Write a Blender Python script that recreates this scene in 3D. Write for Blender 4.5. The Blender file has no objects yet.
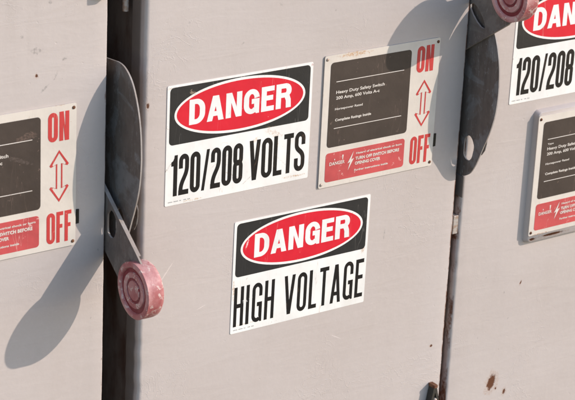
import bpy, bmesh, math, random
from mathutils import Vector, Matrix
from mathutils.geometry import tessellate_polygon
R = math.radians
random.seed(7)
scene = bpy.context.scene
col = scene.collection

# ---------------------------------------------------------------- tags
def tag(o, label=None, cat=None, group=None, kind=None):
    if label: o['label'] = label
    if cat: o['category'] = cat
    if group: o['group'] = group
    if kind: o['kind'] = kind
    return o

def empty(name, loc=(0, 0, 0), rot=(0, 0, 0), **k):
    o = bpy.data.objects.new(name, None)
    o.empty_display_size = 0.05
    o.location = loc
    o.rotation_euler = rot
    col.objects.link(o)
    return tag(o, **k)

def link_bm(name, bm, mat, parent=None, smooth=False, autosmooth=None):
    me = bpy.data.meshes.new(name)
    bmesh.ops.recalc_face_normals(bm, faces=bm.faces[:])
    if smooth:
        for f in bm.faces: f.smooth = True
    if autosmooth is not None:
        for f in bm.faces: f.smooth = True
        for e in bm.edges:
            if len(e.link_faces) == 2 and e.calc_face_angle(0) > autosmooth:
                e.smooth = False
    bm.to_mesh(me); bm.free()
    o = bpy.data.objects.new(name, me)
    me.materials.append(mat)
    col.objects.link(o)
    if parent: o.parent = parent
    return o

# ---------------------------------------------------------------- node materials
class NT:
    def __init__(s, name):
        s.m = bpy.data.materials.new(name); s.m.use_nodes = True
        s.t = s.m.node_tree; s.n = s.t.nodes
        s.b = s.n['Principled BSDF']
        g = s.n.new('ShaderNodeNewGeometry'); s.pos = g.outputs['Position']
    def link(s, a, b): s.t.links.new(a, b)
    def setv(s, sock, v):
        if isinstance(v, bpy.types.NodeSocket): s.link(v, sock)
        else: sock.default_value = v
    def math(s, op, a, b=0.0, c=None, clamp=False):
        n = s.n.new('ShaderNodeMath'); n.operation = op; n.use_clamp = clamp
        s.setv(n.inputs[0], a); s.setv(n.inputs[1], b)
        if c is not None: s.setv(n.inputs[2], c)
        return n.outputs[0]
    def noise(s, scale, detail=3, rough=.55, vec=None, stretch=None, dist=0.0, off=(0, 0, 0)):
        mp = s.n.new('ShaderNodeMapping'); s.setv(mp.inputs['Vector'], vec or s.pos)
        if stretch: mp.inputs['Scale'].default_value = stretch
        mp.inputs['Location'].default_value = off
        n = s.n.new('ShaderNodeTexNoise'); n.inputs['Scale'].default_value = scale
        n.inputs['Detail'].default_value = detail; n.inputs['Roughness'].default_value = rough
        n.inputs['Distortion'].default_value = dist
        s.link(mp.outputs[0], n.inputs['Vector'])
        return n.outputs[0]
    def ramp(s, v, a, b, smooth=True):
        n = s.n.new('ShaderNodeMapRange'); n.interpolation_type = 'SMOOTHSTEP' if smooth else 'LINEAR'
        s.setv(n.inputs['Value'], v); n.inputs['From Min'].default_value = a; n.inputs['From Max'].default_value = b
        return n.outputs[0]
    def mix(s, f, a, b, typ='MIX'):
        n = s.n.new('ShaderNodeMix'); n.data_type = 'RGBA'; n.blend_type = typ
        s.setv(n.inputs[0], f)
        for i, v in ((6, a), (7, b)):
            if isinstance(v, (tuple, list)): v = tuple(v[:3]) + (1,)
            s.setv(n.inputs[i], v)
        return n.outputs[2]
    def bump(s, h, dist, strength=1.0, normal=None):
        n = s.n.new('ShaderNodeBump'); n.inputs['Distance'].default_value = dist
        n.inputs['Strength'].default_value = strength
        s.setv(n.inputs['Height'], h)
        if normal: s.link(normal, n.inputs['Normal'])
        return n.outputs[0]
    def spot(s, x, z, rx, rz, ang=0.0, warp=0.35):
        """0..1 mask of a worn patch centred on the world point (x, z), with a ragged outline"""
        mp = s.n.new('ShaderNodeMapping'); mp.vector_type = 'TEXTURE'
        mp.inputs['Location'].default_value = (x, 0, z)
        mp.inputs['Rotation'].default_value = (0, ang, 0)
        mp.inputs['Scale'].default_value = (rx, 1e6, rz)
        s.link(s.pos, mp.inputs['Vector'])
        ln = s.n.new('ShaderNodeVectorMath'); ln.operation = 'LENGTH'
        s.link(mp.outputs[0], ln.inputs[0])
        nz = s.noise(0.9 / max(min(rx, rz), .002), 3, .6)
        d = s.math('ADD', ln.outputs['Value'], s.math('MULTIPLY', s.math('SUBTRACT', nz, .5), warp * 4))
        return s.ramp(d, 1.15, .8)
    def finish(s, color, rough=.5, metallic=0.0, normal=None, spec=.5):
        if isinstance(color, (tuple, list)): color = tuple(color[:3]) + (1,)
        s.setv(s.b.inputs['Base Color'], color); s.setv(s.b.inputs['Roughness'], rough)
        s.setv(s.b.inputs['Metallic'], metallic); s.setv(s.b.inputs['Specular IOR Level'], spec)
        if normal: s.link(normal, s.b.inputs['Normal'])
        return s.m

RUST = (.13, .045, .018)
def paint_mat(name, base, rust_spots=(), grey_marks=(), pale_marks=(), edge_rust=None, seed=0.0):
    t = NT(name)
    o = (seed, seed * 1.7, seed * .6)
    big = t.noise(2.2, 3, .55, off=o)
    streak = t.noise(7, 4, .6, stretch=(1, 1, .18), off=o)
    fine = t.noise(90, 4, .65, off=o)
    c = t.mix(t.ramp(big, .3, .7), base, tuple(v * f for v, f in zip(base, (.94, .925, .91))))
    c = t.mix(t.math('MULTIPLY', t.ramp(streak, .45, .8), .22), c, tuple(v * f for v, f in zip(base, (.86, .82, .78))))
    c = t.mix(t.math('MULTIPLY', t.ramp(fine, .4, .75), .22), c, tuple(v * 1.10 for v in base))
    # pale scuffs
    sc = t.noise(30, 5, .7, stretch=(.5, 1, 1.6), dist=1.2, off=o)
    c = t.mix(t.math('MULTIPLY', t.ramp(sc, .66, .74), .35), c, tuple(v * 1.16 for v in base))
    # tiny grime specks
    sp = t.noise(120, 2, .5, off=(seed + 3, 2, 1))
    c = t.mix(t.math('MULTIPLY', t.ramp(sp, .765, .80), .55), c, (.16, .12, .095))
    sp2 = t.noise(60, 2, .5, off=(seed + 9, 5, 1))
    # soft dirt runs and faded patches
    run = t.math('MULTIPLY', t.ramp(t.noise(11, 4, .6, stretch=(1, 1, .07), off=(seed + 4, 0, 2)), .52, .75), t.ramp(t.noise(3, 3, .6, off=(seed, 7, 2)), .4, .65))
    c = t.mix(t.math('MULTIPLY', run, .20), c, (.30, .235, .19))
    c = t.mix(t.math('MULTIPLY', t.ramp(t.noise(1.3, 4, .6, off=(seed + 2, 3, 2)), .45, .7), .22), c, tuple(v * .80 for v in base))
    for (x, z, rx, rz, a) in pale_marks:
        c = t.mix(t.math('MULTIPLY', t.spot(x, z, rx, rz, a, .5), .6), c, tuple(min(1, v * 1.35) for v in base))
    c = t.mix(t.math('MULTIPLY', t.ramp(sp2, .79, .82), .7), c, (.26, .12, .06))
    for (x, z, rx, rz, a) in grey_marks:
        nz = t.ramp(t.noise(170, 4, .75, off=(seed, 3, 3)), .36, .66)
        c = t.mix(t.math('MULTIPLY', t.math('MULTIPLY', t.spot(x, z, rx * .9, rz * .9, a, .7), nz), .62), c, (.19, .165, .145))
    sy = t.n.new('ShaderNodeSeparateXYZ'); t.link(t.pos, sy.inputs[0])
    flange_shade = t.math('MULTIPLY', t.ramp(t.math('ADD', sy.outputs[1], t.math('MULTIPLY', t.math('SUBTRACT', big, .5), .02)), .012, .022), .85)
    c = t.mix(flange_shade, c, (.13, .105, .088))  # gap shade painted into the side flanges, behind the door front
    rough = t.math('ADD', .42, t.math('MULTIPLY', fine, .16))
    hole = None
    for (x, z, rx, rz, a) in rust_spots:
        halo = t.spot(x, z, rx * 1.7, rz * 1.7, a, .5)
        c = t.mix(t.math('MULTIPLY', t.math('MULTIPLY', halo, t.ramp(t.noise(300, 3, .7), .4, .65)), .5), c, (.36, .18, .085))
        k = t.spot(x, z, rx, rz, a, .3)
        rc = t.mix(t.noise(420, 3), (.045, .016, .010), (.19, .065, .025))
        c = t.mix(k, c, rc)
        hole = k if hole is None else t.math('MAXIMUM', hole, k)
    if edge_rust:
        for (x, w, lo, hi) in edge_rust:
            sx = t.n.new('ShaderNodeSeparateXYZ'); t.link(t.pos, sx.inputs[0])
            d = t.math('ABSOLUTE', t.math('SUBTRACT', sx.outputs[0], x))
            nz = t.noise(26, 5, .7, stretch=(1, 1, .5), off=(seed, 0, 4))
            k = t.math('MULTIPLY', t.ramp(d, w, w * .4), t.ramp(nz, lo, hi))
            c = t.mix(k, c, t.mix(t.noise(200, 3), (.06, .022, .014), (.24, .09, .04)))
    # orange peel, brush marks, pits
    h1 = t.noise(55, 3, .5, off=o)
    h2 = t.noise(190, 3, .6, off=o)
    h3 = t.noise(16, 4, .6, stretch=(.35, 1, 1.8), dist=.8, off=o)
    # thin paint wrinkles and runs, only here and there
    rn = t.noise(15, 3, .6, dist=1.6, off=(seed, 1, 7))
    ridge = t.ramp(t.math('ABSOLUTE', t.math('SUBTRACT', rn, .5)), .016, .0)
    where = t.ramp(t.noise(5, 2, .5, off=(seed + 6, 1, 2)), .52, .68)
    rn2 = t.noise(38, 3, .6, dist=1.0, off=(seed, 8, 7))
    ridge2 = t.ramp(t.math('ABSOLUTE', t.math('SUBTRACT', rn2, .52)), .02, .0)
    pits = t.ramp(t.noise(85, 2, .5, off=(seed, 4, 8)), .70, .76)
    h = t.math('ADD', t.math('MULTIPLY', h1, .42), t.math('MULTIPLY', h2, .12))
    h = t.math('ADD', h, t.math('MULTIPLY', h3, 1.1))
    h = t.math('ADD', h, t.math('MULTIPLY', t.math('MULTIPLY', ridge, where), .30))
    h = t.math('ADD', h, t.math('MULTIPLY', t.math('MULTIPLY', ridge2, where), .12))
    h = t.math('SUBTRACT', h, t.math('MULTIPLY', pits, .3))
    if hole is not None: h = t.math('SUBTRACT', h, t.math('MULTIPLY', hole, .9))
    return t.finish(c, rough, 0, t.bump(h, .0012, .6), .45)

def print_mat(name, base, wear_color, amount=.5, rough=.42, scale=70, seed=0.0, spots=(), var=.12, grime=0.25):
    t = NT(name)
    o = (seed, seed, seed)
    c = t.mix(t.ramp(t.noise(14, 4, .6, off=o), .3, .75), base, tuple(v * (1 - var) for v in base))
    c = t.mix(t.math('MULTIPLY', t.ramp(t.noise(9, 5, .65, stretch=(1, 1, .35), off=o), .52, .8), grime), c, tuple(v * f for v, f in zip(base, (.72, .62, .5))))
    chips = t.ramp(t.noise(scale, 4, .7, off=o), .735 - .07 * amount, .76 - .07 * amount)
    c = t.mix(t.math('MULTIPLY', chips, .75), c, wear_color)
    # hairline scratches
    s1 = t.noise(40, 2, .5, stretch=(1.0, 1, .12), dist=.4, off=(seed + 2, 0, 0))
    k = t.math('MULTIPLY', t.ramp(t.math('ABSOLUTE', t.math('SUBTRACT', s1, .62)), .004, .001), .4 * amount)
    c = t.mix(k, c, wear_color)
    for (x, z, rx, rz, a, colr) in spots:
        c = t.mix(t.math('MULTIPLY', t.spot(x, z, rx, rz, a, .6), t.math('MULTIPLY', t.ramp(t.noise(260, 4, .7), .38, .62), .75)), c, colr)
    h = t.math('ADD', t.noise(60, 3, .6, off=o), t.math('MULTIPLY', t.noise(8, 2), 1.5))
    return t.finish(c, rough, 0, t.bump(h, .0008, .5), .4)

# colour constants
WALL = (.524, .441, .396)
white = print_mat('sign_white', (.86, .80, .73), (.42, .26, .15), .6, .4, 60, 1.3, grime=.24,
    spots=[(-.045, .157, .02, .006, .4, (.62, .45, .33)), (-.09, .148, .012, .004, -.5, (.7, .55, .42)),
           (.012, .052, .028, .0022, .02, (.5, .25, .09)), (-.24, .046, .022, .0022, 0, (.55, .36, .2)),
           (-.30, .125, .013, .0018, -.8, (.35, .27, .2)), (-.175, .118, .03, .0016, -.5, (.6, .5, .42)), (-.15, .085, .025, .0014, .5, (.55, .45, .38)), (-.035, .125, .0025, .02, .1, (.5, .33, .2)), (-.29, .290, .03, .002, 0, (.55, .42, .32)), (-.02, .09, .016, .0014, .75, (.55, .48, .42)),
           (-.105, .066, .02, .0012, -.6, (.5, .42, .36)), (.047, .29, .003, .003, 0, (.4, .08, .05)),
           (.21, -.155, .004, .007, .3, (.5, .25, .1)), (-.13, -.18, .0025, .02, 0, (.5, .3, .16)),
           (.10, -.275, .0016, .02, .1, (.6, .45, .35)), (-.09, -.262, .03, .0016, 0, (.6, .47, .36))])
plate_white = print_mat('plate_cream', (.70, .60, .505), (.40, .22, .12), .5, .42, 60, 4.1, grime=.2,
    spots=[(.155, .2995, .035, .005, 0, (.5, .24, .08)), (.72, -.213, .03, .003, 0, (.38, .15, .05)),
           (-.55, .298, .012, .003, 0, (.45, .25, .12))])
sign_black = print_mat('sign_black', (.028, .026, .025), (.5, .44, .38), .25, .38, 60, 2.2, grime=.1,
    spots=[(-.245, .272, .010, .006, .9, (.42, .3, .2)), (-.236, .262, .004, .008, .5, (.5, .4, .3)), (-.16, .284, .006, .003, 0, (.4, .3, .22)),
           (-.128, .29, .008, .003, .3, (.45, .36, .3)), (-.05, .17, .014, .0025, .1, (.3, .2, .12)), (.60, .20, .002, .002, 0, (.6, .6, .6)),
           (.60, .218, .0022, .0022, 0, (.6, .6, .6)), (.05, -.028, .006, .0025, .2, (.4, .3, .22))])
plate_black = print_mat('plate_black', (.062, .042, .032), (.20, .13, .10), .85, .5, 85, 5.0, var=.25, grime=.3,
    spots=[(-.62, .245, .02, .007, -.2, (.16, .10, .075)), (-.64, .20, .03, .004, .4, (.12, .085, .07))])
sign_red = print_mat('sign_red', (.68, .018, .034), (.85, .72, .62), .3, .36, 60, 3.4, grime=.12,
    spots=[(-.245, .19, .0022, .006, .2, (.85, .7, .62)), (-.185, .165, .003, .003, 0, (.75, .5, .35)), (-.20, .16, .006, .002, .4, (.75, .5, .35)),
           (-.10, -.08, .002, .012, .3, (.9, .75, .7))])
plate_red = print_mat('plate_red', (.58, .085, .082), (.74, .42, .36), 1.1, .45, 85, 6.0, var=.25, grime=.2,
    spots=[(-.73, .03, .02, .004, .3, (.7, .45, .38))])
plate_red_ink = print_mat('plate_red_lettering', (.56, .05, .045), (.72, .5, .4), .6, .45, 90, 7.0)
sign_black_ink = print_mat('sign_black_lettering', (.011, .009, .009), (.30, .16, .09), .55, .4, 75, 8.0,
    spots=[(-.10, -.21, .006, .004, 0, (.8, .75, .7)), (-.085, -.205, .004, .002, 0, (.8, .75, .7))])
pale_ink = print_mat('pale_lettering', (.85, .80, .74), (.55, .35, .28), .7, .45, 90, 9.0)
plate_pale_ink = print_mat('plate_pale_lettering', (.74, .64, .55), (.3, .2, .16), .9, .45, 120, 9.5)

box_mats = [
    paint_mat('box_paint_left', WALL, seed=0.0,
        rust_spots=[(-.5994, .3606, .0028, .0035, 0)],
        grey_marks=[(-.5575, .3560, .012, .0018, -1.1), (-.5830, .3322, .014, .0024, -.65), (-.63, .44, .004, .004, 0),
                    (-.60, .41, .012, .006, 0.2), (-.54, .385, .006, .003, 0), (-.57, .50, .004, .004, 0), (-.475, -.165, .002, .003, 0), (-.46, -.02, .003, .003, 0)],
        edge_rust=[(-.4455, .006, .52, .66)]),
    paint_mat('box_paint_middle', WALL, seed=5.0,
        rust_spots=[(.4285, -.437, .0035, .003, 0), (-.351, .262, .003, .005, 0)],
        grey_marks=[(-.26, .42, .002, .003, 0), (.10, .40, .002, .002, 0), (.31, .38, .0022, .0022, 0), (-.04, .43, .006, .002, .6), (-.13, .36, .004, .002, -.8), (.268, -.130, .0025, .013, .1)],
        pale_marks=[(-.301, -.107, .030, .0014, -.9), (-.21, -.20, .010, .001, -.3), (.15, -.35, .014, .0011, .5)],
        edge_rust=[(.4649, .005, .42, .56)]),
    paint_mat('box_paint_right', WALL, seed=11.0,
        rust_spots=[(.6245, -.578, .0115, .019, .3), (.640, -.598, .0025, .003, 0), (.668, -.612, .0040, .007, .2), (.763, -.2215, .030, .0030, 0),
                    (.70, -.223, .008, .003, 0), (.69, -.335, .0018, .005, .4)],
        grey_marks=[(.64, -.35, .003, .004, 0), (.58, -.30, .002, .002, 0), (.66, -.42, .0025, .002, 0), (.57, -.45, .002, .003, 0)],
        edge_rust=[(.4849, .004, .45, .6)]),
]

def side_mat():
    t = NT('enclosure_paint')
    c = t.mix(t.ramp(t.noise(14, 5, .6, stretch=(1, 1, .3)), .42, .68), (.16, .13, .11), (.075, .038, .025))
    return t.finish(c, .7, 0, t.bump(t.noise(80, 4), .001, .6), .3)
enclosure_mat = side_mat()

def lever_mat(name, base, seed, patch):
    t = NT(name)
    n1 = t.noise(9, 4, .6, dist=1.0, off=(seed, 0, seed))
    n2 = t.noise(60, 4, .65, stretch=(1, 1, .3), off=(seed, 0, 0))
    c = t.mix(t.ramp(n2, .3, .7), base, tuple(v * .78 for v in base))
    c = t.mix(t.math('MULTIPLY', t.ramp(n1, .50, .58), .55), c, patch)
    c = t.mix(t.ramp(t.noise(110, 3, .6), .70, .76), c, (.16, .07, .035))
    sc = t.noise(34, 3, .6, stretch=(1, 1.8, .22), dist=.5, off=(seed, 5, 0))
    c = t.mix(t.math('MULTIPLY', t.ramp(t.math('ABSOLUTE', t.math('SUBTRACT', sc, .55)), .006, .0), .5), c, tuple(min(1, v * 1.8) for v in patch))
    c = t.mix(t.math('MULTIPLY', t.ramp(t.noise(26, 5, .7, off=(seed + 3, 0, 1)), .5, .62), .4), c, tuple(v * .62 for v in base))
    return t.finish(c, .6, 0, t.bump(n2, .001, .6), .22)
guard_mat = lever_mat('guard_plate_paint', (.170, .132, .108), 1.0, (.25, .235, .225))
arm_mat = lever_mat('lever_arm_paint', (.17, .135, .115), 6.0, (.22, .19, .165))

def knob_mats():
    t = NT('knob_faded_red')
    n = t.noise(75, 5, .7, off=(2, 1, 0), dist=.6)
    c = t.mix(t.ramp(t.noise(18, 4, .6), .35, .7), (.37, .10, .095), (.58, .31, .28))
    c = t.mix(t.ramp(n, .55, .60), c, (.60, .42, .36))
    c = t.mix(t.ramp(t.noise(60, 4, .7, off=(8, 1, 4)), .66, .69), c, (.36, .03, .035))
    c = t.mix(t.ramp(t.noise(45, 4, .7, off=(1, 6, 4)), .72, .74), c, (.25, .22, .20))
    a = t.finish(c, .5, 0, t.bump(n, .0012, .8), .4)
    t = NT('knob_deep_red')
    c = t.mix(t.ramp(t.noise(60, 4), .3, .7), (.17, .012, .018), (.24, .035, .04))
    b = t.finish(c, .5, 0, t.bump(t.noise(200, 3), .0006, .6), .4)
    return a, b
knob_mat, ring_mat = knob_mats()
worn_edge = lever_mat('worn_edge_paint', (.40, .34, .30), 3.0, (.30, .22, .17))

def rust_mat():
    t = NT('rusty_metal')
    n = t.noise(120, 5, .7)
    c = t.mix(t.ramp(n, .35, .7), (.10, .035, .018), (.26, .12, .06))
    return t.finish(c, .8, .2, t.bump(n, .0015, .8), .3)
rust = rust_mat()
def steel_mat():
    t = NT('dull_steel')
    n = t.noise(150, 4, .6)
    c = t.mix(t.ramp(n, .4, .65), (.46, .40, .35), (.36, .24, .17))
    return t.finish(c, .5, .25, t.bump(n, .0008, .5), .4)
steel = steel_mat()
def darkplastic():
    t = NT('black_plastic')
    n = t.noise(90, 3)
    return t.finish(t.mix(n, (.005, .005, .005), (.012, .011, .010)), .45, 0, t.bump(n, .0005, .4), .4)
black_plastic = darkplastic()
def latch_dark_mat():
    t = NT('latch_dark_metal')
    n = t.noise(160, 4)
    return t.finish(t.mix(n, (.022, .024, .02), (.06, .045, .032)), .6, .1, t.bump(n, .001, .6), .4)
latch_dark = latch_dark_mat()

# ---------------------------------------------------------------- 2D shapes (x, z) built on the plane y = const, facing -y
def round_rect(x0, z0, x1, z1, r, n=6):
    pts = []
    for cx, cz, a0 in ((x1 - r, z1 - r, 0), (x0 + r, z1 - r, 90), (x0 + r, z0 + r, 180), (x1 - r, z0 + r, 270)):
        for i in range(n + 1):
            a = R(a0 + 90 * i / n); pts.append((cx + r * math.cos(a), cz + r * math.sin(a)))
    return pts
def ellipse(cx, cz, a, b, n=72):
    return [(cx + a * math.cos(2 * math.pi * i / n), cz + b * math.sin(2 * math.pi * i / n)) for i in range(n)]

def add_sheet(bm, loops, y, th):
    """solid sheet: loops = [outer, hole, ...] in (x, z); front at y, back at y + th"""
    vf = [[bm.verts.new((x, y, z)) for x, z in lp] for lp in loops]
    vb = [[bm.verts.new((x, y + th, z)) for x, z in lp] for lp in loops]
    tris = tessellate_polygon([[Vector((x, z, 0)) for x, z in lp] for lp in loops])
    ff = [v for l in vf for v in l]; fb = [v for l in vb for v in l]
    for t3 in tris:
        try: bm.faces.new([ff[i] for i in t3])
        except ValueError: pass
        try: bm.faces.new([fb[i] for i in reversed(t3)])
        except ValueError: pass
    for a, b in zip(vf, vb):
        for i in range(len(a)):
            j = (i + 1) % len(a)
            try: bm.faces.new((a[i], a[j], b[j], b[i]))
            except ValueError: pass

def add_box(bm, x0, x1, y0, y1, z0, z1):
    v = [bm.verts.new((x, y, z)) for x in (x0, x1) for y in (y0, y1) for z in (z0, z1)]
    for f in ((0, 1, 3, 2), (4, 6, 7, 5), (0, 4, 5, 1), (2, 3, 7, 6), (0, 2, 6, 4), (1, 5, 7, 3)):
        bm.faces.new([v[i] for i in f])

def bevel_all(bm, w, seg=2):
    bmesh.ops.bevel(bm, geom=bm.edges[:], offset=w, segments=seg, affect='EDGES', profile=.5)

# ---------------------------------------------------------------- lettering drawn with a pen
def arc(cx, cz, rx, rz, a0, a1, n=14):
    return [(cx + rx * math.cos(R(a0 + (a1 - a0) * i / n)), cz + rz * math.sin(R(a0 + (a1 - a0) * i / n))) for i in range(n + 1)]
def bez(p0, p1, p2, p3, n=14):
    out = []
    for i in range(1, n + 1):
        t = i / n; u = 1 - t
        out.append(tuple(u**3 * a + 3*u*u*t * b + 3*u*t*t * c + t**3 * d for a, b, c, d in zip(p0, p1, p2, p3)))
    return out
def dedupe(p):
    out = []
    for q in p:
        if not out or math.hypot(q[0]-out[-1][0], q[1]-out[-1][1]) > 1e-5: out.append(q)
    return out
def stroke(path, s, t, closed=False):
    path = dedupe(path)
    if closed and math.hypot(path[0][0]-path[-1][0], path[0][1]-path[-1][1]) < 1e-5: path = path[:-1]
    L, Rr = [], []
    n = len(path)
    for i, (x, z) in enumerate(path):
        if closed: a, b = path[i-1], path[(i+1) % n]
        else: a, b = path[max(i-1, 0)], path[min(i+1, n-1)]
        dx, dz = b[0]-a[0], b[1]-a[1]; l = math.hypot(dx, dz) or 1
        nx, nz = -dz/l, dx/l
        L.append((x + nx*s/2, z + nz*t/2)); Rr.append((x - nx*s/2, z - nz*t/2))
    return [L, Rr] if closed else [L + Rr[::-1]]
def glyph(ch, w, h, s, t):
    """list of pieces, each [outer, holes...]; s = stem width, t = bar thickness"""
    k = min((w - s) * .62, h * .27)
    rx = (w - s) / 2; cx = w / 2
    top = h - t/2 - k; bot = t/2 + k
    if ch in 'O0':
        return [stroke(arc(cx, top, rx, k, 0, 180) + arc(cx, bot, rx, k, 180, 360), s, t, True)]
    if ch == '8':
        m = h * .52; k2 = min(k, (h - m) / 2 - t * .5)
        a = stroke(arc(cx, h - t/2 - k2, rx, k2, 0, 180) + arc(cx, m - t*.1 + k2, rx, k2, 180, 360), s, t, True)
        b = stroke(arc(cx, m + t*.1 - k2, rx, k2, 0, 180) + arc(cx, t/2 + k2, rx, k2, 180, 360), s, t, True)
        return [a, b]
    if ch == 'G':
        p = [(w - s/2, h*.655)] + arc(cx, top, rx, k, 0, 180) + arc(cx, bot, rx, k, 180, 318)
        return [stroke(p, s, t), [[(w*.50, h*.40), (w*.50, h*.40 + t), (w, h*.40 + t), (w, 0), (w - s*.62, 0), (w - s, h*.16), (w - s, h*.40)]]]
    if ch == 'S':
        p = [(w - s/2, h*.665)] + arc(cx, top, rx, k, 0, 180) + [(s/2, h*.69)]
        p += bez((s/2, h*.69), (s/2, h*.50), (w - s/2, h*.53), (w - s/2, h*.30))
        p += arc(cx, bot, rx, k, 0, -180) + [(s/2, h*.335)]
        return [stroke(p, s, t)]
    if ch == '2':
        p = [(s/2, h*.65)] + arc(cx, top, rx, k, 180, 0) + [(w - s/2, h*.68)]
        p += bez((w - s/2, h*.68), (w - s/2, h*.44), (s*.55, h*.36), (s*.55, t*.9))
        return [stroke(p, s, t), [[(0, 0), (0, t), (w, t), (w, 0)]]]
    if ch == '1':
        return [[[(w - s, 0), (w - s, h*.74), (0, h*.74), (0, h*.84), (w*.28, h*.87), (w*.45, h*.93), (w*.5, h), (w, h), (w, 0)]]]
    if ch == '/':
        return [[[(0, 0), (w - s*.75, h), (w, h), (s*.75, 0)]]]
    if ch == 'D':
        r = min(w*.58, h*.42)
        o = [(0, 0), (0, h)] + arc(w - r, h - r, r, r, 90, 0) + arc(w - r, r, r, r, 0, -90)
        r2x = max(r - s, w*.04); r2z = max(r - t, h*.04)
        i = [(s, t), (s, h - t)] + arc(w - r, h - r, r2x, r2z, 90, 0) + arc(w - r, r, r2x, r2z, 0, -90)
        return [[dedupe(o), dedupe(i)]]
    if ch == 'R':
        zb = h * .43; r = min(w*.42, (h - zb)/2)
        o = [(0, 0), (0, h)] + arc(w - r, h - r, r, r, 90, 0) + [(w, zb + r*.9)] + arc(w - r*.75, zb + r*.9 + 0, r*.75, r*.75, 0, -55, 6)
        o += [(w*.97, h*.33), (w, 0), (w - s, 0), (w - s*1.06, h*.30), (w - s*1.3, zb - t*.0), (s, zb - t*.0), (s, 0)]
        i = [(s, zb + t), (s, h - t)] + arc(w - r, h - r, max(r - s, w*.05), max(r - t, h*.05), 90, 0) + arc(w - r, zb + r*.98, max(r - s, w*.05), max(r*.98 - t, h*.05), 0, -90)
        return [[dedupe(o), dedupe(i)]]
    if ch == 'N':
        z1 = h * .40; q = s * 1.08
        return [[[(0, 0), (0, h), (q, h), (w - s, z1), (w - s, h), (w, h), (w, 0), (w - q, 0), (s, h - z1), (s, 0)]]]
    if ch == 'A':
        a = s * 1.15; e = (w/2 - a/2); z1 = h*.19; z2 = z1 + t*.95
        xo = lambda z: e * z / h
        xi = lambda z: xo(z) + s
        ap = (w/2 - s) * h / e
        o = [(0, 0), (e, h), (w - e, h), (w, 0), (w - s, 0), (w - xi(z1), z1), (xi(z1), z1), (s, 0)]
        pc = [o]
        if ap > z2 + .02*h: pc.append([(xi(z2), z2), (w - xi(z2), z2), (w/2, min(ap, h*.88))])
        return [pc]
    if ch == 'V':
        a = s * 1.1; e = w/2 - a/2
        ap = (w/2 - s) * h / e
        return [[[(0, h), (e, 0), (w - e, 0), (w, h), (w - s, h), (w/2, h - ap), (s, h)]]]
    if ch == 'E':
        m = h*.53
        return [[[(0, 0), (0, h), (w, h), (w, h - t), (s, h - t), (s, m + t/2), (w*.92, m + t/2), (w*.92, m - t/2), (s, m - t/2), (s, t), (w, t), (w, 0)]]]
    if ch == 'F':
        m = h*.53
        return [[[(0, 0), (0, h), (w, h), (w, h - t), (s, h - t), (s, m + t/2), (w*.88, m + t/2), (w*.88, m - t/2), (s, m - t/2), (s, 0)]]]
    if ch == 'L': return [[[(0, 0), (0, h), (s, h), (s, t), (w, t), (w, 0)]]]
    if ch == 'T': return [[[(cx - s/2, 0), (cx - s/2, h - t), (0, h - t), (0, h), (w, h), (w, h - t), (cx + s/2, h - t), (cx + s/2, 0)]]]
    if ch == 'H':
        m = h*.52
        return [[[(0, 0), (0, h), (s, h), (s, m + t/2), (w - s, m + t/2), (w - s, h), (w, h), (w, 0), (w - s, 0), (w - s, m - t/2), (s, m - t/2), (s, 0)]]]
    if ch == 'I': return [[[(0, 0), (0, h), (s, h), (s, 0)]]]
    return []

def letters(name, text, x0, x1, z0, z1, s, t, y, mat, parent, widths=None, gap=.18, space=.55):
    """text fitted between x0 and x1; s, t in metres; widths = relative letter widths"""
    widths = widths or {}
    rel = lambda c: space if c == ' ' else widths.get(c, 1.0)
    tot = sum(rel(c) for c in text) + gap * (len(text) - 1)
    wu = (x1 - x0) / tot
    bm = bmesh.new(); x = x0; lay = 0
    for c in text:
        w = rel(c) * wu
        if c != ' ':
            ww = s if c == 'I' else w
            for pc in glyph(c, ww, z1 - z0, s, t):
                add_sheet(bm, [[(px + x, pz + z0) for px, pz in lp] for lp in pc], y - .00003 * (lay % 4), .0004)
                lay += 1
        x += w + gap * wu
    return link_bm(name, bm, mat, parent)

def small_text(name, lines, y, mat, parent):
    """lines = (text, x0, x1, baseline z, cap height, weight) merged into one mesh"""
    bm = bmesh.new()
    for (txt, x0, x1, z, h, wgt) in lines:
        cu = bpy.data.curves.new('t', 'FONT'); cu.body = txt; cu.size = 1.0
        cu.offset = wgt; cu.resolution_u = 3
        ob = bpy.data.objects.new('t', cu); col.objects.link(ob)
        dg = bpy.context.evaluated_depsgraph_get()
        me = bpy.data.meshes.new_from_object(ob.evaluated_get(dg))
        xs = [v.co.x for v in me.vertices]
        if xs:
            sx = (x1 - x0) / (max(xs) - min(xs)); sz = h / .72; mx = min(xs)
            base = len(bm.verts)
            vs = [bm.verts.new((x0 + (v.co.x - mx) * sx, y, z + v.co.y * sz)) for v in me.vertices]
            for p in me.polygons:
                try: bm.faces.new([vs[i] for i in p.vertices])
                except ValueError: pass
        bpy.data.objects.remove(ob); bpy.data.curves.remove(cu); bpy.data.meshes.remove(me)
    me = bpy.data.meshes.new(name)
    for f in bm.faces:
        f.normal_update()
        if f.normal.y > 0: f.normal_flip()
    bm.to_mesh(me); bm.free()
    o = bpy.data.objects.new(name, me); me.materials.append(mat); col.objects.link(o)
    if parent: o.parent = parent
    return o

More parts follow.
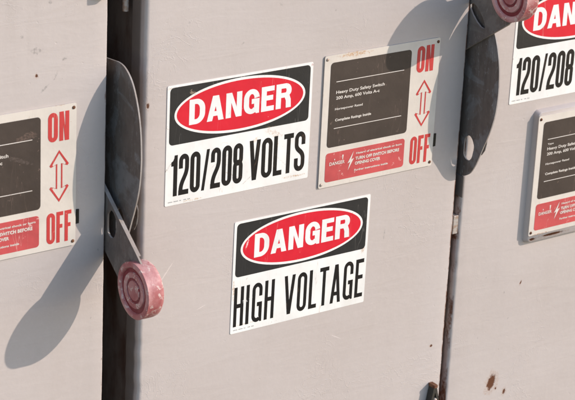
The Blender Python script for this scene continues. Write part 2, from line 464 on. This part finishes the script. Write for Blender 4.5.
# ---------------------------------------------------------------- danger signs
def warp_plate(bm, amt, seed):
    rnd = random.Random(seed)
    return bm
def danger_sign(cx, cz, tilt, line, label, kind):
    root = empty('danger_sign', (cx, 0, cz), (0, -tilt, 0), label=label, cat='sign', group='danger signs on the switch boxes')
    w, h = .3556, .2540
    bm = bmesh.new()
    add_sheet(bm, [round_rect(-w/2, -h/2, w/2, h/2, .003, 4)], -.0011, .0011)
    link_bm('sign_plate', bm, white, root)
    bm = bmesh.new(); add_sheet(bm, [round_rect(-.1715, .0015, .1715, .1222, .009)], -.00125, .0003)
    link_bm('black_header', bm, sign_black, root)
    bm = bmesh.new(); add_sheet(bm, [ellipse(0, .0632, .1605, .0572)], -.0014, .0003)
    ring = link_bm('white_oval_border', bm, white, root)
    bm = bmesh.new(); add_sheet(bm, [ellipse(0, .0632, .1550, .0518)], -.00155, .0003)
    link_bm('red_oval', bm, sign_red, root)
    letters('danger_lettering', 'DANGER', -.1255, .1245, .0383, .0912, .0128, .0104, -.0017, pale_ink, root,
            {'A': 1.10, 'N': 1.05, 'E': .86, 'G': 1.04, 'D': 1.02, 'R': 1.04}, gap=.13)
    if kind == 'volts':
        letters('voltage_lettering', line, -.1645, .1670, -.1080, -.0205, .0095, .0108, -.00125, sign_black_ink, root,
                {'1': .62, '/': .78, 'L': .92, 'V': 1.16, 'T': 1.02, 'O': 1.12, 'S': 1.12}, gap=.14, space=.36)
    else:
        letters('voltage_lettering', line, -.1715, .1720, -.1120, -.0215, .0080, .0094, -.00125, sign_black_ink, root,
                {'I': .36, 'V': 1.16, 'A': 1.12, 'L': .84, 'T': .98, 'E': .88, 'G': 1.04}, gap=.26, space=.50)
    small_text('maker_small_print', [('INDUSTRIAL SAFETY SIGN CO', -.170, -.112, -.1205, .0022, 0.0), ('MADE IN USA', -.100, -.072, -.1205, .0022, 0)][:0] or
               [('lllll lllll ll  lll lll', -.170, -.118, -.1205, .0020, 0.0)], -.0013, sign_black_ink, root)
    return root
danger_sign(-.1290, .1691, 0, '120/208 VOLTS', 'danger sign reading 120/208 VOLTS, whole in view on the middle switch box', 'volts')
danger_sign(.0440, -.1532, -.0055, 'HIGH VOLTAGE', 'red black and white danger sign reading HIGH VOLTAGE, low on the middle switch box', 'high')
danger_sign(.7808, .2435, 0, '120/208 VOLTS', 'danger sign partly behind the raised lever knob, on the rightmost switch box', 'volts')

# ---------------------------------------------------------------- rating plates with ON / OFF
def lerp_arrow(cx, zt, zb, hw, hh, sw):
    return [(cx, zt), (cx + hw, zt - hh), (cx + hw*.86, zt - hh*1.12), (cx + sw, zt - hh*.95), (cx + sw, zb + hh*.95), (cx + hw*.86, zb + hh*1.12), (cx + hw, zb + hh),
            (cx, zb), (cx - hw, zb + hh), (cx - hw*.86, zb + hh*1.12), (cx - sw, zb + hh*.95), (cx - sw, zt - hh*.95), (cx - hw*.86, zt - hh*1.12), (cx - hw, zt - hh)]
def rating_plate(cx, cz, proud, label, clip=True, extra=False, bolts=(True,)*4):
    y0 = -proud
    root = empty('rating_plate', (cx, 0, cz), label=label, cat='label plate', group='on-off rating plates of the switch boxes')
    W2, H2 = .1546, .1463
    bm = bmesh.new()
    add_sheet(bm, [round_rect(-W2, -H2, W2, H2, .004, 4)], y0, .0022)
    link_bm('plate', bm, plate_white, root)
    # folded return edge carrying the plate on the door
    if proud < .012:
        bm = bmesh.new()
        add_sheet(bm, [round_rect(-W2 + .003, -H2 + .003, W2 - .003, H2 - .003, .003, 3)], y0 + .0022, proud - .0024)
        link_bm('backing', bm, enclosure_mat, root)
    bm = bmesh.new(); add_sheet(bm, [round_rect(-.1385, -.0575, .0765, .1300, .008)], y0 - .0004, .0004)
    blk = link_bm('black_panel', bm, plate_black, root)
    bm = bmesh.new(); add_sheet(bm, [round_rect(-.1395, -.1350, .0735, -.0700, .007)], y0 - .0004, .0004)
    red = link_bm('red_panel', bm, plate_red, root)
    yy = y0 - .0008
    # ON and OFF
    letters('on_lettering', 'ON', .0925, .1385, .0745, .1335, .0085, .0085, y0 - .0004, plate_red_ink, root, gap=.16)
    letters('off_lettering', 'OFF', .0900, .1450, -.1345, -.0705, .0074, .0080, y0 - .0004, plate_red_ink, root, {'F': .80}, gap=.17)
    o = lerp_arrow(.1172, .0565, -.0500, .0212, .0300, .0072)
    i = lerp_arrow(.1172, .0505, -.0440, .0150, .0228, .0042)
    bm = bmesh.new()
    lv = [[bm.verts.new((x, y, z)) for x, z in lp] for lp, y in ((o, y0 - .0004), (i, y0 - .0004), (i, y0 - .0001), (o, y0 - .0001))]
    for k in range(len(o)):
        for q in range(4):
            a_, b_ = lv[q], lv[(q + 1) % 4]; m_ = (k + 1) % len(o)
            bm.faces.new((a_[k], a_[m_], b_[m_], b_[k]))
    link_bm('double_arrow', bm, plate_red_ink, root)
    # rules on the black panel
    for z in (.0869, -.0160):
        bm = bmesh.new(); add_box(bm, -.1225, .0583, yy, yy + .0004, z - .0007, z + .0007)
        link_bm('rule_line', bm, plate_pale_ink, root)
    lines = [('Heavy Duty Safety Switch', -.1215, .0072, .0605, .0068, .020),
             ('200 Amp, 600 Volts A-c', -.1210, -.0057, .0478, .0068, .020),
             ('Horsepower Rated', -.1223, -.0492, .0245, .0050, .018),
             ('Complete Ratings Inside', -.1206, -.0248, -.0003, .0056, .028)]
    if extra: lines.append(('Type', -.1215, -.103, .0735, .0040, .02))
    for ln in lines: small_text('rating_lettering', [ln], yy, plate_pale_ink, root)
    if extra:
        bm = bmesh.new(); add_box(bm, .0010, .0060, yy, yy + .0004, .098, .120); add_box(bm, .0125, .0175, yy, yy + .0004, .098, .120); add_box(bm, .0061, .0124, yy, yy + .0004, .107, .111)
        link_bm('white_mark', bm, plate_pale_ink, root)
    for ln in [
        ('DANGER', -.1290, -.0885, -.0985, .0075, .02),
        ('Hazard of electrical shock or burn', -.0589, .0655, -.0835, .0044, .03),
        ('TURN OFF SWITCH BEFORE', -.0600, .0590, -.0965, .0068, .036),
        ('OPENING COVER', -.0605, .0080, -.1075, .0068, .036),
        ('Further instructions inside', -.0613, .0300, -.1215, .0044, .03)]:
        small_text('warning_lettering', [ln], yy, plate_pale_ink, root)
    bm = bmesh.new()
    add_sheet(bm, [[(-.0655, -.0755), (-.0805, -.1010), (-.0735, -.0985), (-.0790, -.1170), (-.0640, -.0915), (-.0712, -.0940)]], yy, .0004)
    link_bm('lightning_bolt', bm, plate_pale_ink, root)
    bm = bmesh.new()
    add_sheet(bm, [[(-.0960, -.0790), (-.0920, -.0790), (-.0935, -.0895), (-.0950, -.0895)]], yy, .0004)
    link_bm('printed_mark', bm, plate_pale_ink, root)
    bm = bmesh.new()
    add_sheet(bm, [[(-.1170, -.0850), (-.1145, -.0850), (-.1150, -.0880), (-.1165, -.0880)]], yy, .0004)
    link_bm('printed_mark', bm, plate_pale_ink, root)
    # rivets: steel on the left, rusty holes on the right
    for k, (rx, rz) in enumerate(((-.1480, .1385), (.1485, .1375), (.1485, -.1375), (-.1480, -.1385))):
        bm = bmesh.new()
        bmesh.ops.create_uvsphere(bm, u_segments=14, v_segments=8, radius=.0036)
        bmesh.ops.scale(bm, vec=(1, .55, 1), verts=bm.verts)
        bmesh.ops.translate(bm, vec=(rx, y0 - .0003, rz), verts=bm.verts)
        link_bm('rivet', bm, steel if rx < 0 and not extra else rust, root, smooth=True)
    if clip:
        bm = bmesh.new(); add_box(bm, W2 + .0005, W2 + .0085, y0 + .0005, -.0006, -.1035, -.0735)
        bevel_all(bm, .0008, 1)
        link_bm('black_clip', bm, black_plastic, root)
    return root
def shift(x, z, Y, C=(-2.41697, -3.26361, 1.55145)):
    k = (Y - C[1]) / (0 - C[1])
    return C[0] + (x - C[0]) * k, C[2] + (z - C[2]) * k
PR = .0035
px, pz = shift(.2342, .1564, -PR)
rating_plate(px, pz, PR, 'cream on-off rating plate between the 120/208 sign and the raised lever')
px, pz = shift(-.6668, .1481, -PR)
rating_plate(px, pz, PR, 'cream on-off rating plate cut by the left edge of the photo')
P3Y = .0165
p3x, p3z = shift(.8564, -.0745, -P3Y)
rating_plate(p3x, p3z, P3Y, 'cream on-off rating plate on a raised panel at the right edge of the photo', clip=False, extra=True)

# ---------------------------------------------------------------- the switch boxes
def door_mesh(x0, x1, z0, z1, rl, rr, depth, seed):
    """sheet steel door: front at y = 0, rounded vertical edges, side flanges running back"""
    prof = [(x0, depth)]
    for i in range(9):
        a = R(180 + 90 * i / 8); prof.append((x0 + rl + rl * math.cos(a), rl + rl * math.sin(a)))
    nx = 30
    for i in range(1, nx): prof.append((x0 + rl + (x1 - rr - x0 - rl) * i / nx, 0))
    for i in range(6):
        a = R(270 + 90 * i / 5); prof.append((x1 - rr + rr * math.cos(a), rr + rr * math.sin(a)))
    prof.append((x1, depth))
    bm = bmesh.new(); rows = []
    nz = 220; rnd = random.Random(seed)
    ph = [rnd.uniform(0, 6.28) for _ in range(8)]
    from mathutils import noise as mn
    for j in range(nz + 1):
        z = z0 + (z1 - z0) * j / nz
        row = []
        for (x, y) in prof:
            wl = max(0, 1 - (x - x0) / .03) ; wr = max(0, 1 - (x1 - x) / .012)
            d = mn.noise(Vector((seed, z * 38, 0))) * .0016 * wl + mn.noise(Vector((seed, z * 14, 3))) * .0012 * wl
            e = mn.noise(Vector((seed, z * 30, 9))) * .0007 * wr
            dy = mn.noise(Vector((x * 5, seed, z * 5))) * .0004
            if abs(y) > 1e-6 and y > rl: dy = 0
            row.append(bm.verts.new((x + d + e, y + dy + d * .6, z)))
        rows.append(row)
    for j in range(nz):
        for i in range(len(prof) - 1):
            bm.faces.new((rows[j][i], rows[j][i+1], rows[j+1][i+1], rows[j+1][i]))
    bm.faces.new([v for v in rows[0]][::-1]); bm.faces.new(rows[-1])
    return bm

# fixed quadrant guard, drawn in (y, z) with y < 0 standing off the door
GUARD = [(.06, .362), (.02, .3655), (0, .367), (-.022, .3635), (-.042, .353), (-.058, .338), (-.071, .318), (-.082, .294), (-.0905, .268), (-.0955, .243), (-.0985, .215),
         (-.0995, .190), (-.0982, .165), (-.0945, .138), (-.0865, .109), (-.0755, .080), (-.064, .054), (-.0545, .031), (-.046, .012), (-.038, -.002), (-.029, -.014), (-.018, -.0225), (-.005, -.028), (.02, -.030), (.06, -.030)]
GUARD_HOLE = [(-.002, .060), (-.010, .068), (-.019, .0690), (-.027, .063), (-.0325, .054), (-.034, .047), (-.0325, .036), (-.029, .022), (-.021, .0130), (-.011, .0125), (-.003, .018), (0, .027), (0, .050)]
def smooth_curve(p, n=4):
    out = [p[0]]
    for i in range(1, len(p) - 2):
        a, b, c, d = p[i-1], p[i], p[i+1], p[i+2]
        for k in range(n):
            t = k / n
            out.append(tuple(.5 * (2*b[q] + (c[q]-a[q])*t + (2*a[q]-5*b[q]+4*c[q]-d[q])*t*t + (3*b[q]-a[q]-3*c[q]+d[q])*t**3) for q in (0, 1)))
    return out + [p[-2], p[-1]]
GUARD = smooth_curve(GUARD)
GUARD_HOLE = smooth_curve([GUARD_HOLE[-1]] + GUARD_HOLE + [GUARD_HOLE[0], GUARD_HOLE[1]])[1:-2]
def add_sheet_x(bm, loops, x, th):
    vf = [[bm.verts.new((x, y, z)) for y, z in lp] for lp in loops]
    vb = [[bm.verts.new((x + th, y, z)) for y, z in lp] for lp in loops]
    tris = tessellate_polygon([[Vector((y, z, 0)) for y, z in lp] for lp in loops])
    ff = [v for l in vf for v in l]; fb = [v for l in vb for v in l]
    for t3 in tris:
        try: bm.faces.new([ff[i] for i in t3]); bm.faces.new([fb[i] for i in reversed(t3)])
        except ValueError: pass
    for a, b in zip(vf, vb):
        for i in range(len(a)):
            j = (i + 1) % len(a)
            try: bm.faces.new((a[i], a[j], b[j], b[i])).material_index = 1
            except ValueError: pass

def lathe_x(bm, prof, cy, cz, n=64):
    """prof = (x, r) turned about the x axis through (cy, cz)"""
    rings = []
    for x, r in prof:
        if r < 1e-6: rings.append([bm.verts.new((x, cy, cz))])
        else: rings.append([bm.verts.new((x, cy + r * math.cos(2*math.pi*i/n), cz + r * math.sin(2*math.pi*i/n))) for i in range(n)])
    for a, b in zip(rings, rings[1:]):
        for i in range(n):
            j = (i + 1) % n
            if len(a) == 1: bm.faces.new((a[0], b[i], b[j]))
            elif len(b) == 1: bm.faces.new((a[i], b[0], a[j]))
            else: bm.faces.new((a[i], b[i], b[j], a[j]))

def lever(xe, parent, ang_knob, side):
    """side = -1: knob swung down, +1: knob swung up. The arm is a straight strip of plate in the plane x = const"""
    # local frame: u along the arm, v across it
    th = R(180 + 37) if side < 0 else R(180 - 34.5)
    u = Vector((math.cos(th), math.sin(th)))
    v = Vector((u.y, -u.x)) if side < 0 else Vector((-u.y, u.x))     # v points to the guard's bulge
    if side < 0: kc = Vector(KNOB_DOWN)
    else: kc = Vector(KNOB_UP)
    # strip edges: outer edge passes just past the knob's rim
    def P(a, b): q = kc + u * a + v * b; return (q.x, q.y)
    outer = .052; inner = -.046
    loop = [P(-.31, outer), P(-.05, outer), P(.0, outer - .002), P(.028, outer - .016), P(.040, .010), P(.036, -.020), P(.016, inner + .008), P(-.02, inner), P(-.31, inner)]
    # lockout hole; with the knob down it lines up with the guard's
    if side < 0: hole = [(y - .005, z - .003) for y, z in GUARD_HOLE]
    else: hole = [(.002, .366), (-.006, .3705), (-.015, .3690), (-.028, .3600), (-.041, .3470), (-.0490, .3350), (-.0505, .3270), (-.0450, .3235), (-.036, .3250), (-.022, .3330), (-.008, .3450), (.001, .3560)]
    arm = bmesh.new()
    add_sheet_x(arm, [loop, hole], xe + .003, .004)
    # turned-over lips along both long edges
    for (b0, b1) in ((outer - .0035, outer), (inner, inner + .0025)):
        lp = [P(-.31, b0), P(-.045, b0), P(-.045, b1 - .0001 if b1 > 0 else b1), P(-.31, b1)]
        n0 = len(arm.faces)
        add_sheet_x(arm, [lp], xe + .0071, .0042 if b1 > 0 else .0030)
        arm.faces.ensure_lookup_table()
        for f in arm.faces[n0:]: f.material_index = 1
    a = link_bm('lever_arm', arm, arm_mat, parent); a.data.materials.append(worn_edge)
    # knob
    x0 = xe - .009 ; x1 = xe + .030 + (0 if side < 0 else 0)
    r = .0580
    bm = bmesh.new()
    prof = [(x0 + .002, 0), (x0 + .002, .0200), (x0 + .0045, .0206), (x0 + .0045, .0255), (x0 + .002, .0262), (x0 + .002, .0360), (x0 + .005, .0375),
            (x0 + .005, .0455), (x0 + .001, .0470), (x0, .0490), (x0, .0545), (x0 + .0015, .0580), (x0 + .005, r - .0006), (x0 + .012, r), (x1 - .010, r), (x1 - .004, r - .0012), (x1, r - .005), (x1, 0)]
    lathe_x(bm, prof, kc.x, kc.y)
    k = link_bm('knob', bm, knob_mat, a, autosmooth=R(50))
    for (ra, rb, xx) in ((.0377, .0453, x0 + .0044), (.0208, .0253, x0 + .0040)):
        bm = bmesh.new(); lathe_x(bm, [(xx, ra), (xx, rb), (xx + .0004, rb), (xx + .0004, ra), (xx, ra)], kc.x, kc.y)
        link_bm('knob_groove', bm, ring_mat, a)
    return a
KNOB_DOWN = (-.1225, -.0640)
KNOB_UP = (-.1290, .4200)

def switch_box(x0, x1, z0, z1, mat, label, state, rl=.0095, seed=1, emboss=None):
    root = empty('safety_switch_box', ((x0 + x1) / 2, .3, z0), label=label, cat='switch box', group='grey safety switch boxes side by side')
    inv = (-(x0 + x1) / 2, -.3, -z0)
    def here(o):
        o.location = inv; return o
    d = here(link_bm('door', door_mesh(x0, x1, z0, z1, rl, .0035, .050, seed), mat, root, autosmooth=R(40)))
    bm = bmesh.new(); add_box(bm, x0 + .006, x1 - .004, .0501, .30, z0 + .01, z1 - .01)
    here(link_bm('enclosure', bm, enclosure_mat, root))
    if emboss:
        (a0, b0, a1, b1), (c0, e0, c1, e1), yy = emboss
        bm = bmesh.new()
        o = round_rect(a0, b0, a1, b1, .012, 6); i = round_rect(c0, e0, c1, e1, .010, 6)
        mid = [((p[0]*.25 + q[0]*.75), (p[1]*.25 + q[1]*.75)) for p, q in zip(o, i)]
        v0 = [bm.verts.new((p[0], .003, p[1])) for p in o]; v05 = [bm.verts.new((p[0], -yy*.86, p[1])) for p in mid]
        v1 = [bm.verts.new((p[0], -yy, p[1])) for p in i]
        n = len(o)
        for A, B in ((v0, v05), (v05, v1)):
            for k in range(n): bm.faces.new((A[k], A[(k+1) % n], B[(k+1) % n], B[k]))
        bm.faces.new(v1)
        here(link_bm('raised_panel', bm, mat, root, autosmooth=R(50)))
    if state:
        go_x, ky, dz = (.0255, .885, -.005) if state == 'down' else (.0150, .975, -.001)
        fit = lambda lp: [((y * ky if y < 0 else y), z + dz) for y, z in lp]
        g = bmesh.new(); add_sheet_x(g, [fit(GUARD), fit(GUARD_HOLE)], x1 + go_x, .0032)
        go = here(link_bm('lever_guard', g, guard_mat, root)); go.data.materials.append(worn_edge)
        # added plate on a short web, keeps sun from passing the guard's hole
        g = bmesh.new()
        add_sheet_x(g, [[(-.0115, .026), (-.0115, .086), (-.030, .088), (-.0445, .083), (-.0505, .073), (-.0500, .056), (-.046, .040), (-.036, .026)]], x1 + go_x + .0222, .0020)
        for v in g.verts: v.co.y *= ky; v.co.z += dz
        add_box(g, x1 + go_x + .0033, x1 + go_x + .0222, -.036, -.014, .0790, .0812)
        link_bm('sun_blocker_plate', g, guard_mat, go)
        if state == 'up':
            g = bmesh.new(); add_box(g, x1 + .0120, x1 + .0165, -.0095, .03, -.080, -.0300); bevel_all(g, .001, 1)
            here(link_bm('guard_bracket', g, enclosure_mat, root))
        here(lever(x1, root, 0, -1 if state == 'down' else 1))
    return root, here

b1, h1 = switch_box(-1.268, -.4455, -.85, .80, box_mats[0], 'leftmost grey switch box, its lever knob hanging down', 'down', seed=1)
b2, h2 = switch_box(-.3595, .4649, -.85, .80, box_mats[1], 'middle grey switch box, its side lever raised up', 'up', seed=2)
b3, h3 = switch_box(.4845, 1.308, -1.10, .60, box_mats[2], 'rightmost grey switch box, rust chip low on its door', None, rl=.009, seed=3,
    emboss=((.6815, -.2350, 1.010, .0930), (.6872, -.2285, 1.004, .0870), .0140))

# small hardware
def latch(x, z, parent, here):
    bm = bmesh.new()
    # open loop of bent strap standing off the door
    add_sheet(bm, [[(x - .015, z - .060), (x - .004, z), (x + .003, z + .001), (x + .019, z - .060), (x + .013, z - .060), (x, z - .014), (x - .007, z - .060)]], -.020, .018)
    a = here(link_bm('door_latch', bm, latch_dark, parent))
    bm = bmesh.new(); add_box(bm, x - .006, x + .006, -.0215, -.0002, z - .004, z + .004); bevel_all(bm, .0012, 1)
    link_bm('rusty_tip', bm, rust, a)
    bm = bmesh.new(); bmesh.ops.create_uvsphere(bm, u_segments=16, v_segments=10, radius=.0062)
    bmesh.ops.translate(bm, vec=(x + .003, -.0155, z - .036), verts=bm.verts)
    link_bm('latch_pin', bm, steel, a, smooth=True)
latch(.4350, -.5340, b2, h2)
bm = bmesh.new(); add_box(bm, .4700, .4844, .0035, .0240, -.1720, -.1280); bevel_all(bm, .001, 1)
h3(link_bm('hinge_tab', bm, steel, b3))
bm = bmesh.new(); add_box(bm, -.4720, -.4500, -.0180, -.0003, .4960, .5600); bevel_all(bm, .003, 2)
h1(link_bm('door_latch', bm, rust, b1))
# conduit stub hanging in the gap, held to the middle box
bm = bmesh.new()
n = 20; rr = .0062
lo = [bm.verts.new((-.376 + rr*math.cos(2*math.pi*i/n), .056 + rr*math.sin(2*math.pi*i/n), .4440)) for i in range(n)]
hi = [bm.verts.new((-.376 + rr*math.cos(2*math.pi*i/n), .056 + rr*math.sin(2*math.pi*i/n), .80)) for i in range(n)]
for i in range(n): bm.faces.new((lo[i], lo[(i+1) % n], hi[(i+1) % n], hi[i]))
bm.faces.new(lo); bm.faces.new(hi)
bmesh.ops.translate(bm, vec=(.004, 0, 0), verts=bm.verts)
h2(link_bm('hinge_rod', bm, steel, b2, autosmooth=R(40)))

# wall the boxes hang on
def wall_mat():
    t = NT('backing_wall')
    n = t.noise(6, 5, .6)
    return t.finish(t.mix(n, (.05, .04, .034), (.09, .07, .06)), .9, 0, t.bump(t.noise(30, 5), .004, .6), .2)
bm = bmesh.new(); add_box(bm, -2.6, 2.6, .302, .42, -1.6, 1.6)
tag(link_bm('backing_wall', bm, wall_mat()), kind='structure')

# ---------------------------------------------------------------- light
SUN = Vector((.150, -.125, .100)).normalized()          # towards the sun
elev = math.asin(SUN.z); az = math.atan2(SUN.x, SUN.y)
world = bpy.data.worlds.new('World'); scene.world = world; world.use_nodes = True
wn = world.node_tree.nodes; wl = world.node_tree.links
sky = wn.new('ShaderNodeTexSky'); sky.sky_type = 'NISHITA'; sky.sun_disc = False
sky.sun_elevation = elev; sky.sun_rotation = az
sky.air_density = 1.0; sky.dust_density = .3; sky.ozone_density = 2.2
bg = wn['Background']; wl.new(sky.outputs[0], bg.inputs['Color']); bg.inputs['Strength'].default_value = .15
sl = bpy.data.lights.new('sun', 'SUN'); sl.energy = 2.0; sl.angle = R(.53); sl.color = (1, .925, .85)
so = bpy.data.objects.new('sun', sl); col.objects.link(so)
so.rotation_euler = SUN.to_track_quat('Z', 'Y').to_euler()

# ---------------------------------------------------------------- camera
cd = bpy.data.cameras.new('camera'); cam = bpy.data.objects.new('camera', cd); col.objects.link(cam)
Cp = Vector((-2.41696801, -3.26360763, 1.55144546))
r_ = Vector((.81298141, -.58052102, .04534949)); u_ = Vector((.17312519, .31533924, .9330535)); f_ = Vector((.55595764, .75070401, -.35686776))
M = Matrix((( r_.x, u_.x, -f_.x, Cp.x), (r_.y, u_.y, -f_.y, Cp.y), (r_.z, u_.z, -f_.z, Cp.z), (0, 0, 0, 1)))
cam.matrix_world = M
cd.sensor_width = 36; cd.lens = 2070.94 / 575 * 36; cd.clip_start = .05; cd.clip_end = 200
cd.dof.use_dof = True; cd.dof.focus_distance = 4.32; cd.dof.aperture_fstop = 11
scene.camera = cam
scene.render.resolution_x = 1024; scene.render.resolution_y = 712
scene.view_settings.view_transform = 'Standard'; scene.view_settings.look = 'None'
scene.view_settings.exposure = .87; scene.view_settings.gamma = 1
